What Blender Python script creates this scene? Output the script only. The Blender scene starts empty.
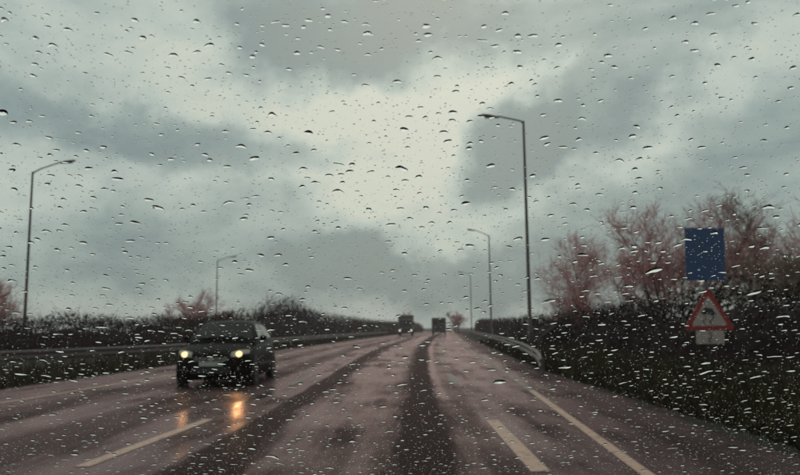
import bpy, bmesh, math, random
import numpy as np
from mathutils import Vector, Matrix, Euler

R = math.radians
scn = bpy.context.scene
col = scn.collection

# ------------------------------------------------------------------ camera
EYE = 1.25
PITCH = math.atan(90.5 / 720.0)
cam_d = bpy.data.cameras.new('camera')
cam = bpy.data.objects.new('camera', cam_d)
col.objects.link(cam)
cam_d.sensor_width = 36.0
cam_d.lens = 32.4
cam_d.clip_start = 0.02
cam_d.clip_end = 3000
cam.matrix_world = (Matrix.Translation((0, 0, EYE)) @ Matrix.Rotation(math.pi / 2 + PITCH, 4, 'X')
                    @ Matrix.Rotation(R(-0.6), 4, 'Z'))
cam_d.dof.use_dof = True
cam_d.dof.focus_distance = 0.82
cam_d.dof.aperture_fstop = 11.5
scn.camera = cam

# ------------------------------------------------------------------ render / view
scn.view_settings.view_transform = 'Standard'
scn.view_settings.look = 'None'
scn.view_settings.exposure = 0.0
scn.view_settings.gamma = 1.0
scn.cycles.use_denoising = True
scn.cycles.max_bounces = 7
scn.cycles.diffuse_bounces = 2
scn.cycles.glossy_bounces = 2
scn.cycles.transmission_bounces = 6
scn.cycles.transparent_max_bounces = 12
scn.cycles.volume_bounces = 0
scn.cycles.caustics_reflective = False
scn.cycles.caustics_refractive = False

# ------------------------------------------------------------------ node helper
class N:
    def __init__(self, nt):
        self.nt = nt
    def __call__(self, t, **kw):
        n = self.nt.nodes.new(t)
        for k, v in kw.items():
            setattr(n, k, v)
        return n
    def put(self, sock, v):
        if v is None:
            return
        if isinstance(v, bpy.types.NodeSocket):
            self.nt.links.new(v, sock)
        else:
            sock.default_value = v
    def m(self, op, a, b=None, c=None, clamp=False):
        n = self('ShaderNodeMath', operation=op, use_clamp=clamp)
        for i, v in enumerate((a, b, c)):
            self.put(n.inputs[i], v)
        return n.outputs[0]
    def mix(self, f, a, b):
        n = self('ShaderNodeMix', data_type='RGBA')
        self.put(n.inputs[0], f); self.put(n.inputs[6], a); self.put(n.inputs[7], b)
        return n.outputs[2]
    def noise(self, vec, scale, detail=3.0, rough=0.5, dist=0.0):
        n = self('ShaderNodeTexNoise')
        self.put(n.inputs['Vector'], vec)
        n.inputs['Scale'].default_value = scale
        n.inputs['Detail'].default_value = detail
        n.inputs['Roughness'].default_value = rough
        n.inputs['Distortion'].default_value = dist
        return n.outputs['Fac']
    def smooth(self, v, a, b, lo=0.0, hi=1.0):
        n = self('ShaderNodeMapRange', interpolation_type='SMOOTHSTEP')
        self.put(n.inputs[0], v)
        for i, x in enumerate((a, b, lo, hi)):
            n.inputs[i + 1].default_value = x
        return n.outputs[0]
    def lin(self, v, a, b, lo=0.0, hi=1.0):
        n = self('ShaderNodeMapRange')
        self.put(n.inputs[0], v)
        for i, x in enumerate((a, b, lo, hi)):
            n.inputs[i + 1].default_value = x
        return n.outputs[0]

# ------------------------------------------------------------------ sky: heavy rain cloud over a veiled blue
SUN_EL, SUN_AZ = R(32), R(4)          # weak sun ahead, behind the brightest gap in the cloud
w = bpy.data.worlds.new('World')
scn.world = w
w.use_nodes = True
nt = w.node_tree
nt.nodes.clear()
g = N(nt)
tc = g('ShaderNodeTexCoord')
sep = g('ShaderNodeSeparateXYZ')
nt.links.new(tc.outputs['Generated'], sep.inputs[0])
dx, dy, dz = sep.outputs
az = g.m('ARCTAN2', dx, dy)
el = g.m('ARCSINE', dz)
# ragged edges: warp the cloud coordinates
n1 = g.noise(tc.outputs['Generated'], 6.0, 5, 0.58)
va = g('ShaderNodeVectorMath', operation='ADD'); nt.links.new(tc.outputs['Generated'], va.inputs[0]); va.inputs[1].default_value = (7.3, 2.1, 4.4)
n2 = g.noise(va.outputs[0], 7.0, 5, 0.58)
vb = g('ShaderNodeVectorMath', operation='MULTIPLY'); nt.links.new(tc.outputs['Generated'], vb.inputs[0]); vb.inputs[1].default_value = (1.0, 1.0, 2.2)
n3 = g.noise(vb.outputs[0], 3.6, 6, 0.60, 0.5)
azw = g.m('MULTIPLY_ADD', g.m('SUBTRACT', n1, 0.5), 0.27, az)
elw = g.m('MULTIPLY_ADD', g.m('SUBTRACT', n2, 0.5), 0.17, el)
def pa(x): return math.atan((x - 400) / 720.0)
def pe(y): return math.atan((328 - y) / 720.0)
# clouds: azimuth, elevation, half-length, half-height, tilt, depth (+ darker, - brighter)
CL = [
    (330, 24, 105, 46, 8, 0.62), (420, 30, 90, 36, 0, 0.30), (585, 16, 130, 30, 0, 0.36), (30, 40, 110, 50, -10, 0.16),
    (570, 128, 150, 40, 27, 0.62), (510, 152, 46, 42, 35, 0.40),
    (95, 136, 210, 22, -4, 0.44), (110, 180, 130, 30, 5, 0.14),
    (215, 238, 190, 40, 5, 0.36), (120, 262, 150, 38, 0, 0.26), (560, 255, 200, 46, 8, 0.34),
    (350, 268, 70, 24, -12, 0.38), (470, 282, 200, 24, 4, 0.34), (790, 140, 75, 36, 20, 0.28), (700, 215, 150, 40, 5, 0.22),
    (405, 140, 110, 80, 0, -0.42), (230, 85, 170, 30, -12, -0.26), (430, 215, 110, 34, 0, -0.30), (695, 118, 110, 22, 26, -0.10),
    (640, 70, 120, 22, 24, -0.08), (15, 245, 60, 30, 10, -0.20), (310, 222, 120, 22, 14, -0.16),
]
tot = None
for (x, y, rx, ry, rot, amp) in CL:
    a0, e0 = pa(x), pe(y)
    sa, se = 720.0 / rx, 720.0 / ry
    c, s = math.cos(R(rot)), math.sin(R(rot))
    da = g.m('SUBTRACT', azw, a0); de = g.m('SUBTRACT', elw, e0)
    p = g.m('MULTIPLY', g.m('ADD', g.m('MULTIPLY', da, c), g.m('MULTIPLY', de, s)), sa)
    q = g.m('MULTIPLY', g.m('SUBTRACT', g.m('MULTIPLY', de, c), g.m('MULTIPLY', da, s)), se)
    d2 = g.m('MULTIPLY_ADD', p, p, g.m('MULTIPLY', q, q))
    v = g.smooth(d2, 0.05, 2.2, amp, 0.0)
    tot = v if tot is None else g.m('ADD', tot, v)
n4 = g.noise(vb.outputs[0], 11.0, 5, 0.62, 0.8)
dark = g.m('MULTIPLY_ADD', g.m('SUBTRACT', n4, 0.5), 0.42, g.m('ADD', g.m('MULTIPLY_ADD', tot, 0.88, 0.26), g.m('MULTIPLY', g.m('SUBTRACT', n3, 0.5), 0.95)))
ramp = g('ShaderNodeValToRGB')
nt.links.new(dark, ramp.inputs[0])
cr = ramp.color_ramp
cr.elements[0].position = 0.0; cr.elements[0].color = (0.635, 0.650, 0.575, 1)
cr.elements[1].position = 1.0; cr.elements[1].color = (0.225, 0.278, 0.282, 1)
for p_, c_ in ((0.25, (0.50, 0.56, 0.525, 1)), (0.55, (0.335, 0.405, 0.395, 1)), (0.8, (0.225, 0.292, 0.302, 1))):
    e_ = cr.elements.new(p_); e_.color = c_
sky = g('ShaderNodeTexSky', sky_type='NISHITA')
sky.sun_disc = False
sky.sun_elevation = SUN_EL
sky.sun_rotation = SUN_AZ
sky.dust_density = 4.0
skys = g('ShaderNodeVectorMath', operation='SCALE')
nt.links.new(sky.outputs[0], skys.inputs[0]); skys.inputs['Scale'].default_value = 0.08
mixc = g.mix(0.95, skys.outputs[0], ramp.outputs[0])     # thin cloud lets a little of the clear sky through
w.cycles.sampling_method = 'MANUAL'
w.cycles.sample_map_resolution = 256
bg = g('ShaderNodeBackground')
nt.links.new(mixc, bg.inputs[0])
bg.inputs[1].default_value = 1.0
wo = g('ShaderNodeOutputWorld')
nt.links.new(bg.outputs[0], wo.inputs[0])

sun_d = bpy.data.lights.new('sun', 'SUN')
sun_d.energy = 0.5
sun_d.angle = R(110)
sun_d.color = (1.0, 0.95, 0.86)
sun = bpy.data.objects.new('sun', sun_d)
col.objects.link(sun)
sun_dir = Vector((math.sin(SUN_AZ) * math.cos(SUN_EL), math.cos(SUN_AZ) * math.cos(SUN_EL), math.sin(SUN_EL)))
sun.rotation_euler = sun_dir.to_track_quat('Z', 'Y').to_euler()
sun.location = (0, 0, 40)

# ------------------------------------------------------------------ materials
def mat(name):
    m = bpy.data.materials.new(name)
    m.use_nodes = True
    m.node_tree.nodes.clear()
    h = N(m.node_tree)
    return m, h
def pbr(name, c, rough=0.5, metal=0.0, var=0.25, scale=8.0, bump=0.0, spec=0.5, coat=0.0, emit=None, es=0.0, tint=None):
    m, h = mat(name)
    t = h('ShaderNodeTexCoord')
    f = h.noise(t.outputs['Object'], scale, 5, 0.6)
    k = h.lin(f, 0.25, 0.75, 1 - var, 1 + var)
    vm = h('ShaderNodeVectorMath', operation='SCALE'); vm.inputs[0].default_value = c[:3]
    m.node_tree.links.new(k, vm.inputs['Scale'])
    b = h('ShaderNodeBsdfPrincipled')
    m.node_tree.links.new(vm.outputs[0], b.inputs['Base Color'])
    h.put(b.inputs['Roughness'], h.lin(f, 0.2, 0.8, max(0.02, rough * 0.8), min(1, rough * 1.2)))
    b.inputs['Metallic'].default_value = metal
    b.inputs['Specular IOR Level'].default_value = spec
    b.inputs['Coat Weight'].default_value = coat
    if emit:
        b.inputs['Emission Color'].default_value = (*emit, 1)
        b.inputs['Emission Strength'].default_value = es
    if bump:
        bn = h('ShaderNodeBump'); bn.inputs['Strength'].default_value = bump; bn.inputs['Distance'].default_value = 0.02
        m.node_tree.links.new(h.noise(t.outputs['Object'], scale * 4, 4, 0.6), bn.inputs['Height'])
        m.node_tree.links.new(bn.outputs[0], b.inputs['Normal'])
    o = h('ShaderNodeOutputMaterial')
    m.node_tree.links.new(b.outputs[0], o.inputs[0])
    return m

def road_material():
    m, h = mat('wet_asphalt')
    L = m.node_tree.links
    uv = h('ShaderNodeUVMap', uv_map='lanes')
    sp = h('ShaderNodeSeparateXYZ'); L.new(uv.outputs[0], sp.inputs[0])
    u, v = sp.outputs[0], sp.outputs[1]
    t = h('ShaderNodeTexCoord')
    st = h('ShaderNodeMapping'); L.new(t.outputs['Object'], st.inputs[0]); st.inputs['Scale'].default_value = (1.0, 0.10, 1.0)
    streak = h.noise(st.outputs[0], 1.6, 5, 0.6)
    fine = h.noise(st.outputs[0], 9.0, 4, 0.6)
    patch = h.noise(t.outputs['Object'], 0.35, 4, 0.55)
    uw = h.m('MULTIPLY_ADD', h.m('SUBTRACT', fine, 0.5), 0.22, h.m('MULTIPLY_ADD', h.m('SUBTRACT', streak, 0.5), 0.30, u))
    # wheel tracks: worn, squeezed-out, coarser and darker asphalt between films of standing water
    tr = None
    for c, wd, a in ((1.0, 0.24, 0.95), (2.12, 0.30, 1.0), (2.75, 0.16, 0.5), (-1.45, 0.30, 0.7), (-0.55, 0.30, 0.75), (4.7, 0.45, 0.8), (-2.6, 0.4, 0.5)):
        d = h.m('DIVIDE', h.m('ABSOLUTE', h.m('SUBTRACT', uw, c)), wd)
        k = h.m('MULTIPLY', h.smooth(d, 0.55, 1.35, 1.0, 0.0), a)
        tr = k if tr is None else h.m('MAXIMUM', tr, k)
    film = h.m('MULTIPLY', h.m('SUBTRACT', 1.0, tr), h.smooth(h.m('ADD', h.m('MULTIPLY', streak, 0.6), h.m('MULTIPLY', patch, 0.5)), 0.40, 0.66, 0.06, 1.0))
    grain = h.noise(t.outputs['Object'], 140, 2, 0.7)
    cdark = h.mix(grain, (0.004, 0.003, 0.003, 1), (0.011, 0.0078, 0.0078, 1))
    clite = h.mix(grain, (0.010, 0.0068, 0.0068, 1), (0.024, 0.016, 0.016, 1))
    base = h.mix(film, cdark, clite)
    bn = h('ShaderNodeBump'); bn.inputs['Strength'].default_value = 0.22; bn.inputs['Distance'].default_value = 0.006
    L.new(h.m('ADD', h.noise(t.outputs['Object'], 60, 3, 0.6), h.m('MULTIPLY', h.noise(t.outputs['Object'], 6, 3, 0.5), 1.2)), bn.inputs['Height'])
    df = h('ShaderNodeBsdfDiffuse'); L.new(base, df.inputs[0]); L.new(bn.outputs[0], df.inputs['Normal'])
    gl = h('ShaderNodeBsdfGlossy'); gl.inputs['Color'].default_value = (0.88, 0.635, 0.645, 1)      # mauve colour cast put into the reflection tint
    h.put(gl.inputs['Roughness'], h.lin(film, 0, 1, 0.42, 0.13)); L.new(bn.outputs[0], gl.inputs['Normal'])
    fr = h('ShaderNodeFresnel'); fr.inputs['IOR'].default_value = 1.36; L.new(bn.outputs[0], fr.inputs['Normal'])
    k = h.m('MULTIPLY', fr.outputs[0], h.lin(film, 0, 1, 0.10, 0.80))
    mx = h('ShaderNodeMixShader'); L.new(k, mx.inputs[0]); L.new(df.outputs[0], mx.inputs[1]); L.new(gl.outputs[0], mx.inputs[2])
    o = h('ShaderNodeOutputMaterial'); L.new(mx.outputs[0], o.inputs[0])
    return m

def paint_material(name='worn_road_paint', c=(0.48, 0.285, 0.215, 1), lo=0.36, hi=0.50):
    m, h = mat(name)
    L = m.node_tree.links
    t = h('ShaderNodeTexCoord')
    f = h.noise(t.outputs['Object'], 7, 6, 0.7)
    f2 = h.noise(t.outputs['Object'], 55, 3, 0.7)
    k = h.smooth(h.m('ADD', h.m('MULTIPLY', f, 0.65), h.m('MULTIPLY', f2, 0.35)), lo, hi)
    base = h.mix(k, (0.09, 0.06, 0.055, 1), c)
    b = h('ShaderNodeBsdfPrincipled'); L.new(base, b.inputs['Base Color'])
    b.inputs['Roughness'].default_value = 0.4
    b.inputs['Specular IOR Level'].default_value = 0.12
    b.inputs['Specular Tint'].default_value = (1.0, 0.74, 0.72, 1)
    o = h('ShaderNodeOutputMaterial'); L.new(b.outputs[0], o.inputs[0])
    return m

M = dict(
    road=road_material(),
    paint=paint_material(),
    faded=paint_material('rubbed_off_road_paint', (0.19, 0.115, 0.095, 1), 0.42, 0.60),
    earth=pbr('verge_earth', (0.014, 0.0115, 0.007), 0.9, var=0.5, scale=0.8, bump=0.6, spec=0.15),
    grass=pbr('wet_grass', (0.032, 0.025, 0.009), 0.75, var=0.6, scale=1.5, spec=0.15),
    path=pbr('wet_concrete', (0.10, 0.075, 0.07), 0.5, var=0.35, scale=1.2, spec=0.4),
    hedge=pbr('winter_hedge', (0.018, 0.0095, 0.0095), 0.85, var=0.6, scale=1.6, spec=0.1),
    hedge_green=pbr('evergreen_hedge', (0.0090, 0.0062, 0.0050), 0.8, var=0.6, scale=1.6, spec=0.12),
    bark=pbr('wet_bark', (0.050, 0.032, 0.030), 0.7, var=0.4, scale=6, bump=0.4, spec=0.25),
    twig=pbr('pink_brown_twigs', (0.46, 0.215, 0.215), 0.75, var=0.35, scale=2.0, spec=0.2),
    twig_dark=pbr('olive_brown_twigs', (0.19, 0.125, 0.095), 0.75, var=0.35, scale=2.0, spec=0.2),
    steel=pbr('galvanised_steel', (0.075, 0.053, 0.052), 0.55, 0.1, var=0.25, scale=5),
    pole=pbr('lamp_post_steel', (0.075, 0.058, 0.060), 0.5, 0.3, var=0.3, scale=3),
    lampglass=pbr('lamp_lens', (0.16, 0.15, 0.14), 0.25, var=0.1),
    signblue=pbr('sign_blue', (0.006, 0.040, 0.135), 0.45, var=0.18, scale=5),
    signwhite=pbr('sign_white', (0.33, 0.26, 0.25), 0.5, var=0.12, scale=7),
    signred=pbr('sign_red', (0.22, 0.008, 0.010), 0.45, var=0.15, scale=6),
    signblack=pbr('sign_black', (0.012, 0.012, 0.012), 0.5),
    carpaint=pbr('black_car_paint', (0.003, 0.0025, 0.0025), 0.45, 0.0, var=0.2, spec=0.035),
    carglass=pbr('tinted_car_glass', (0.008, 0.009, 0.010), 0.2, var=0.1, spec=0.12),
    plastic=pbr('black_plastic', (0.010, 0.010, 0.010), 0.6, var=0.2),
    tyre=pbr('tyre_rubber', (0.012, 0.011, 0.011), 0.75, var=0.3),
    rim=pbr('wheel_alloy', (0.10, 0.10, 0.105), 0.35, 0.8, var=0.15),
    chrome=pbr('chrome_trim', (0.40, 0.39, 0.38), 0.2, 1.0, var=0.05),
    plate=pbr('number_plate', (0.35, 0.34, 0.32), 0.5, var=0.1),
    headlight=pbr('lit_headlight', (0.5, 0.5, 0.5), 0.2, emit=(1.0, 0.66, 0.30), es=1.8),
    headlens=pbr('headlight_lens', (0.42, 0.38, 0.34), 0.12, var=0.05),
    truckgrey=pbr('lorry_paint', (0.05, 0.042, 0.042), 0.45, var=0.2, scale=2),
    vanpaint=pbr('van_paint', (0.022, 0.018, 0.018), 0.4, var=0.2, scale=2),
    redlens=pbr('tail_lens', (0.14, 0.01, 0.01), 0.3),
    dash=pbr('dashboard_black', (0.006, 0.006, 0.006), 0.8, var=0.3, scale=60, bump=0.3, spec=0.1),
    headliner=pbr('headliner_grey', (0.05, 0.05, 0.05), 0.9),
    owncar=pbr('dark_bonnet_paint', (0.012, 0.011, 0.012), 0.3, spec=0.4, coat=0.3),
)
def glass_materials():
    m, h = mat('clear_windscreen_glass')
    t = h('ShaderNodeBsdfTransparent'); t.inputs[0].default_value = (0.955, 0.975, 0.96, 1)
    o = h('ShaderNodeOutputMaterial'); m.node_tree.links.new(t.outputs[0], o.inputs[0])
    M['pane'] = m
    m, h = mat('rain_water')
    t = h('ShaderNodeBsdfGlass'); t.inputs['IOR'].default_value = 1.333; t.inputs['Roughness'].default_value = 0.0
    t.inputs['Color'].default_value = (0.985, 0.995, 0.99, 1)
    o = h('ShaderNodeOutputMaterial'); m.node_tree.links.new(t.outputs[0], o.inputs[0])
    M['water'] = m
glass_materials()

# ------------------------------------------------------------------ mesh helpers
class MB:
    def __init__(self):
        self.v = []; self.f = []
    def add(self, vs, fs):
        b = len(self.v)
        self.v += [tuple(p) for p in vs]
        self.f += [tuple(i + b for i in f) for f in fs]
    def box(self, x0, x1, y0, y1, z0, z1, tf=None):
        vs = [Vector(p) for p in ((x0, y0, z0), (x1, y0, z0), (x1, y1, z0), (x0, y1, z0), (x0, y0, z1), (x1, y0, z1), (x1, y1, z1), (x0, y1, z1))]
        if tf: vs = [tf @ p for p in vs]
        self.add(vs, [(0, 3, 2, 1), (4, 5, 6, 7), (0, 1, 5, 4), (1, 2, 6, 5), (2, 3, 7, 6), (3, 0, 4, 7)])
    def tube(self, pts, rad, n=6, cap=True):
        rings = []
        k = len(pts)
        for i, p in enumerate(pts):
            p = Vector(p)
            d = (Vector(pts[min(i + 1, k - 1)]) - Vector(pts[max(i - 1, 0)])).normalized()
            a = d.orthogonal().normalized() if i == 0 else (prev - d * prev.dot(d)).normalized()
            prev = a
            b = d.cross(a)
            r = rad[i] if hasattr(rad, '__len__') else rad
            rings.append([p + (a * math.cos(2 * math.pi * j / n) + b * math.sin(2 * math.pi * j / n)) * r for j in range(n)])
        fs = []
        for i in range(k - 1):
            for j in range(n):
                j2 = (j + 1) % n
                fs.append((i * n + j, i * n + j2, (i + 1) * n + j2, (i + 1) * n + j))
        if cap:
            fs.append(tuple(range(n))[::-1]); fs.append(tuple((k - 1) * n + j for j in range(n)))
        self.add([p for r in rings for p in r], fs)
    def prism(self, poly, y0, y1):          # polygon in x,z extruded along y
        n = len(poly)
        vs = [(x, y0, z) for x, z in poly] + [(x, y1, z) for x, z in poly]
        fs = [tuple(range(n)), tuple(range(2 * n - 1, n - 1, -1))] + [(j, j + n, (j + 1) % n + n, (j + 1) % n) for j in range(n)]
        self.add(vs, fs)
    def mesh(self, name, m, smooth=False):
        me = bpy.data.meshes.new(name)
        me.from_pydata(self.v, [], self.f)
        me.update()
        if smooth:
            for p in me.polygons: p.use_smooth = True
        if m: me.materials.append(m)
        return me
    def build(self, name, m, parent=None, smooth=False, loc=None):
        o = bpy.data.objects.new(name, self.mesh(name, m, smooth))
        col.objects.link(o)
        if parent: o.parent = parent
        if loc is not None: o.location = loc
        return o
def fixn(o):
    bm = bmesh.new(); bm.from_mesh(o.data)
    bmesh.ops.recalc_face_normals(bm, faces=bm.faces); bm.to_mesh(o.data); bm.free()
    return o
def tag(o, label=None, cat=None, group=None, kind=None):
    if label: o['label'] = label
    if cat: o['category'] = cat
    if group: o['group'] = group
    if kind: o['kind'] = kind
    return o
def empty(name, loc=(0, 0, 0), rz=0.0):
    o = bpy.data.objects.new(name, None)
    o.empty_display_size = 0.2
    o.location = loc; o.rotation_euler = (0, 0, rz)
    col.objects.link(o)
    return o
def bevel(o, wd, seg=2):
    b = o.modifiers.new('bevel', 'BEVEL'); b.width = wd; b.segments = seg; b.limit_method = 'ANGLE'; b.angle_limit = R(35)
    return o

# ------------------------------------------------------------------ the road
# x of each line (m) at distance y along the road, from the left asphalt edge to the right one
LY = [-12, 5, 7, 10, 13, 16, 20, 28, 36, 45, 58, 70, 95, 124, 170, 230]
LINES = {
    'al': ([-12, 5, 16, 26, 45, 70, 95, 124, 170, 230], [-9.9, -9.3, -8.8, -8.25, -7.3, -5.6, -3.9, -1.6, 2.3, 7.5]),
    'le': ([-12, 5, 13, 20.6, 35, 45, 70, 95, 124, 170, 230], [-8.6, -7.75, -7.15, -6.45, -5.9, -5.6, -4.1, -2.5, -0.3, 3.4, 8.4]),
    'ld': ([-12, 5, 7.36, 10.1, 15, 28, 45, 70, 95, 124, 170, 230], [-4.4, -3.15, -2.95, -2.70, -2.52, -2.32, -1.95, -0.5, 1.0, 3.0, 6.4, 11.2]),
    't1': ([-12, 6.7, 12.5, 28, 45, 70, 95, 124, 170, 230], [-2.2, -1.91, -1.88, -1.75, -1.45, 0.05, 1.6, 3.7, 7.1, 11.8]),
    't2': ([-12, 6.4, 12.8, 28, 45, 70, 95, 124, 170, 230], [-0.3, 0.11, 0.28, 0.7, 1.25, 2.5, 4.0, 6.0, 9.3, 13.6]),
    'rd': ([-12, 6.5, 20, 28, 45, 70, 95, 124, 170, 230], [1.1, 1.2, 1.27, 1.6, 2.4, 3.8, 5.4, 7.4, 10.6, 14.8]),
    're': ([-12, 6.35, 13.9, 24, 45, 70, 95, 124, 170, 230], [0.95, 2.07, 2.53, 3.05, 4.1, 5.6, 7.2, 9.2, 12.2, 16.2]),
    'ar': ([-12, 7, 20, 32, 45, 70, 95, 124, 170, 230], [3.9, 3.95, 4.0, 4.7, 5.5, 7.0, 8.6, 10.6, 13.6, 17.6]),
}
def lx(k, y):
    ys, xs = LINES[k]
    # monotone smooth interpolation
    a = np.interp([y - 3, y, y + 3], ys, xs)
    return float(a[0] * .25 + a[1] * .5 + a[2] * .25)

# ground sheet
mb = MB()
mb.add([(-900, -60, -0.008), (900, -60, -0.008), (900, 1500, -0.008), (-900, 1500, -0.008)], [(0, 1, 2, 3)])
tag(mb.build('ground', M['earth']), 'dark wet grassland beside the road', kind='structure')

ys = np.concatenate([np.arange(-12, 30, 1.0), np.arange(30, 232, 4.0)])
keys = [('al', -3), ('le', -2), (None, -1), ('ld', 0), ('t1', 1), ('t2', 2), ('rd', 3), ('re', 4), ('ar', 5)]
vs, uvs, fs = [], [], []
for y in ys:
    for k, u in keys:
        x = 0.5 * (lx('le', y) + lx('ld', y)) if k is None else lx(k, y)
        vs.append((x, float(y), 0.0)); uvs.append((u, float(y) / 10))
nk = len(keys)
for i in range(len(ys) - 1):
    for j in range(nk - 1):
        fs.append((i * nk + j, i * nk + j + 1, (i + 1) * nk + j + 1, (i + 1) * nk + j))
mb = MB(); mb.add(vs, fs)
road = mb.build('road', M['road'])
lay = road.data.uv_layers.new(name='lanes')
for li, l in enumerate(road.data.loops):
    lay.data[li].uv = uvs[l.vertex_index]
tag(road, 'wide wet asphalt road with dark wheel tracks', kind='structure')

def strip(name, key, y0, y1, wd, z=0.004, off=0.0, m='paint', step=1.0, parent=None):
    n = max(2, int(abs(y1 - y0) / step) + 1)
    vs, fs = [], []
    for i in range(n):
        y = y0 + (y1 - y0) * i / (n - 1)
        x = lx(key, y) + off
        vs += [(x - wd / 2, y, z), (x + wd / 2, y, z)]
        if i: fs.append((2 * i - 2, 2 * i - 1, 2 * i + 1, 2 * i))
    mb = MB(); mb.add(vs, fs)
    o = mb.build(name, M[m], parent)
    return o
strip('edge_line', 're', -6, 14.4, 0.12, parent=road)
strip('edge_line', 're', 14.4, 130, 0.12, m='faded', parent=road)
strip('edge_line', 'le', -6, 130, 0.12, parent=road)
for k in range(9):
    a = 6.45 + 9.75 * (k - 1)
    strip('lane_dash', 'rd', a, a + 3.5, 0.17, m='paint' if k < 2 else 'faded', parent=road, step=0.5)
    b = 6.9 + 9.75 * (k - 1)
    strip('lane_dash', 'ld', b, b + 3.5, 0.15, m='paint' if k < 2 else 'faded', parent=road, step=0.5)

# wet concrete path on the far side of the left barrier verge
vs, fs = [], []
pts = [(-13.2, 12), (-11.6, 18.2), (-10.4, 22.5), (-9.8, 27), (-9.4, 33)]
for i, (x, y) in enumerate(pts):
    vs += [(x - 0.35, y, 0.0), (x + 0.25, y, 0.0)]
    if i: fs.append((2 * i - 2, 2 * i - 1, 2 * i + 1, 2 * i))
mb = MB(); mb.add(vs, fs); tag(mb.build('path', M['path']), 'narrow wet concrete gutter in the verge', kind='structure')

# right bank: the verge rises gently towards the hedge
rng = random.Random(4)
def bank_z(dx_):
    return 0.0 if dx_ <= 0.2 else 0.34 * (1 - math.exp(-(dx_ - 0.2) * 0.45))
vs, fs = [], []
cols_ = [0, 0.15, 0.5, 1, 1.8, 2.8, 4, 6, 9, 14, 25]
ysb = list(np.arange(-8, 60, 1.5)) + list(np.arange(60, 230, 8))
for i, y in enumerate(ysb):
    for j, d in enumerate(cols_):
        z = -0.004 + bank_z(d) + (rng.uniform(-0.03, 0.03) if 0 < j < 10 else 0)
        jit = rng.uniform(-0.30, 0.14) if j == 0 else 0
        vs.append((lx('ar', y) + d + jit - 0.02, float(y), 0.004 if j == 0 else z + 0.006))
        if i and j:
            n = len(cols_)
            a = (i - 1) * n + j - 1
            fs.append((a, a + 1, a + n + 1, a + n))
mb = MB(); mb.add(vs, fs)
tag(mb.build('verge', M['earth'], smooth=True), 'dark sloping grass verge beside the asphalt', kind='structure')

# grass blades
def grass(name, n, fx, ylo, yhi, seed, hmin, hmax, label, zf):
    r = random.Random(seed)
    mb = MB()
    for _ in range(n):
        y = ylo + (yhi - ylo) * r.random() ** 1.6
        d = abs(r.gauss(0, 1)) * 1.9
        x = fx(y, d)
        z = zf(d)
        h = r.uniform(hmin, hmax); a = r.uniform(0, math.tau); wd = r.uniform(0.008, 0.018) * (1 + y / 25)
        l = r.uniform(0.1, 0.7) * h
        ca, sa = math.cos(a), math.sin(a)
        px, py = -sa * wd, ca * wd
        mb.add([(x - px, y - py, z - .01), (x + px, y + py, z - .01), (x + px * .6 + ca * l * .4, y + py * .6 + sa * l * .4, z + h * .6), (x + ca * l, y + sa * l, z + h)], [(0, 1, 2), (0, 2, 3)])
    o = mb.build(name, M['grass'])
    return tag(o, label, kind='stuff')
grass('grass', 26000, lambda y, d: lx('ar', y) + 0.02 + d, 4.5, 60, 5, 0.06, 0.28, 'dark wet grass on the verge beside the road', bank_z)
grass('grass', 14000, lambda y, d: lx('al', y) - 0.02 - d * 1.3, 9, 75, 6, 0.06, 0.25, 'dark wet grass between the road and the long barrier', lambda d: 0.0)

# ------------------------------------------------------------------ crash barriers
def guardrail(name, pts, label, post_step, rz):
    """pts: (x, y, top z) along the rail; W-section beam on posts"""
    root = empty(name, (pts[0][0], pts[0][1], 0))
    o0 = Vector(root.location)
    xs = np.array([p[0] for p in pts]); yy = np.array([p[1] for p in pts]); zz = np.array([p[2] for p in pts])
    n = max(8, int((yy[-1] - yy[0]) / 1.5))
    prof = [(0.0, 0.0), (-0.05, -0.04), (-0.05, -0.09), (0.0, -0.14), (0.0, -0.17), (-0.05, -0.22), (-0.05, -0.27), (0.0, -0.31)]
    prof = prof + [(0.03, -0.31), (0.03, 0.0)]
    k = len(prof)
    vs, fs = [], []
    for i in range(n + 1):
        y = yy[0] + (yy[-1] - yy[0]) * i / n
        x = float(np.interp(y, yy, xs)); z = float(np.interp(y, yy, zz))
        for (a, b) in prof:
            vs.append((x + a * rz - o0.x, y - o0.y, z + b))
        if i:
            for j in range(k):
                j2 = (j + 1) % k
                fs.append(((i - 1) * k + j, (i - 1) * k + j2, i * k + j2, i * k + j))
    fs.append(tuple(range(k))); fs.append(tuple(n * k + j for j in range(k)))
    mb = MB(); mb.add(vs, fs)
    fixn(mb.build('rail', M['steel'], root, smooth=False))
    me = None
    y = yy[0] + 0.4
    while y < yy[-1]:
        x = float(np.interp(y, yy, xs)); z = float(np.interp(y, yy, zz))
        pb = MB(); pb.box(0.032 * rz, 0.10 * rz, -0.05, 0.05, -0.3, z - 0.03)
        fixn(pb.build('post', M['steel'], root, loc=(x - o0.x, y - o0.y, 0)))
        y += post_step * (1 if y < 50 else 2)
    tag(root, label, 'guardrail')
    return root
guardrail('guardrail', [(3.75, 19.6, 0.40), (4.15, 22, 0.52), (4.75, 28, 0.60), (5.4, 36, 0.66), (6.4, 50, 0.70), (8.1, 75, 0.72), (11.6, 124, 0.72)],
          'short grey steel crash barrier ending beside the dark hedge', 2.5, 1)
guardrail('guardrail', [(-15.3, 14, 0.66), (-12.7, 22.8, 0.66), (-11.3, 26.3, 0.66), (-9.9, 31, 0.66), (-8.6, 38, 0.68), (-7.9, 45, 0.70), (-6.2, 70, 0.72), (-4.5, 95, 0.72), (-2.2, 124, 0.72)],
          'long low steel crash barrier behind the oncoming car', 3.0, -1)

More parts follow.
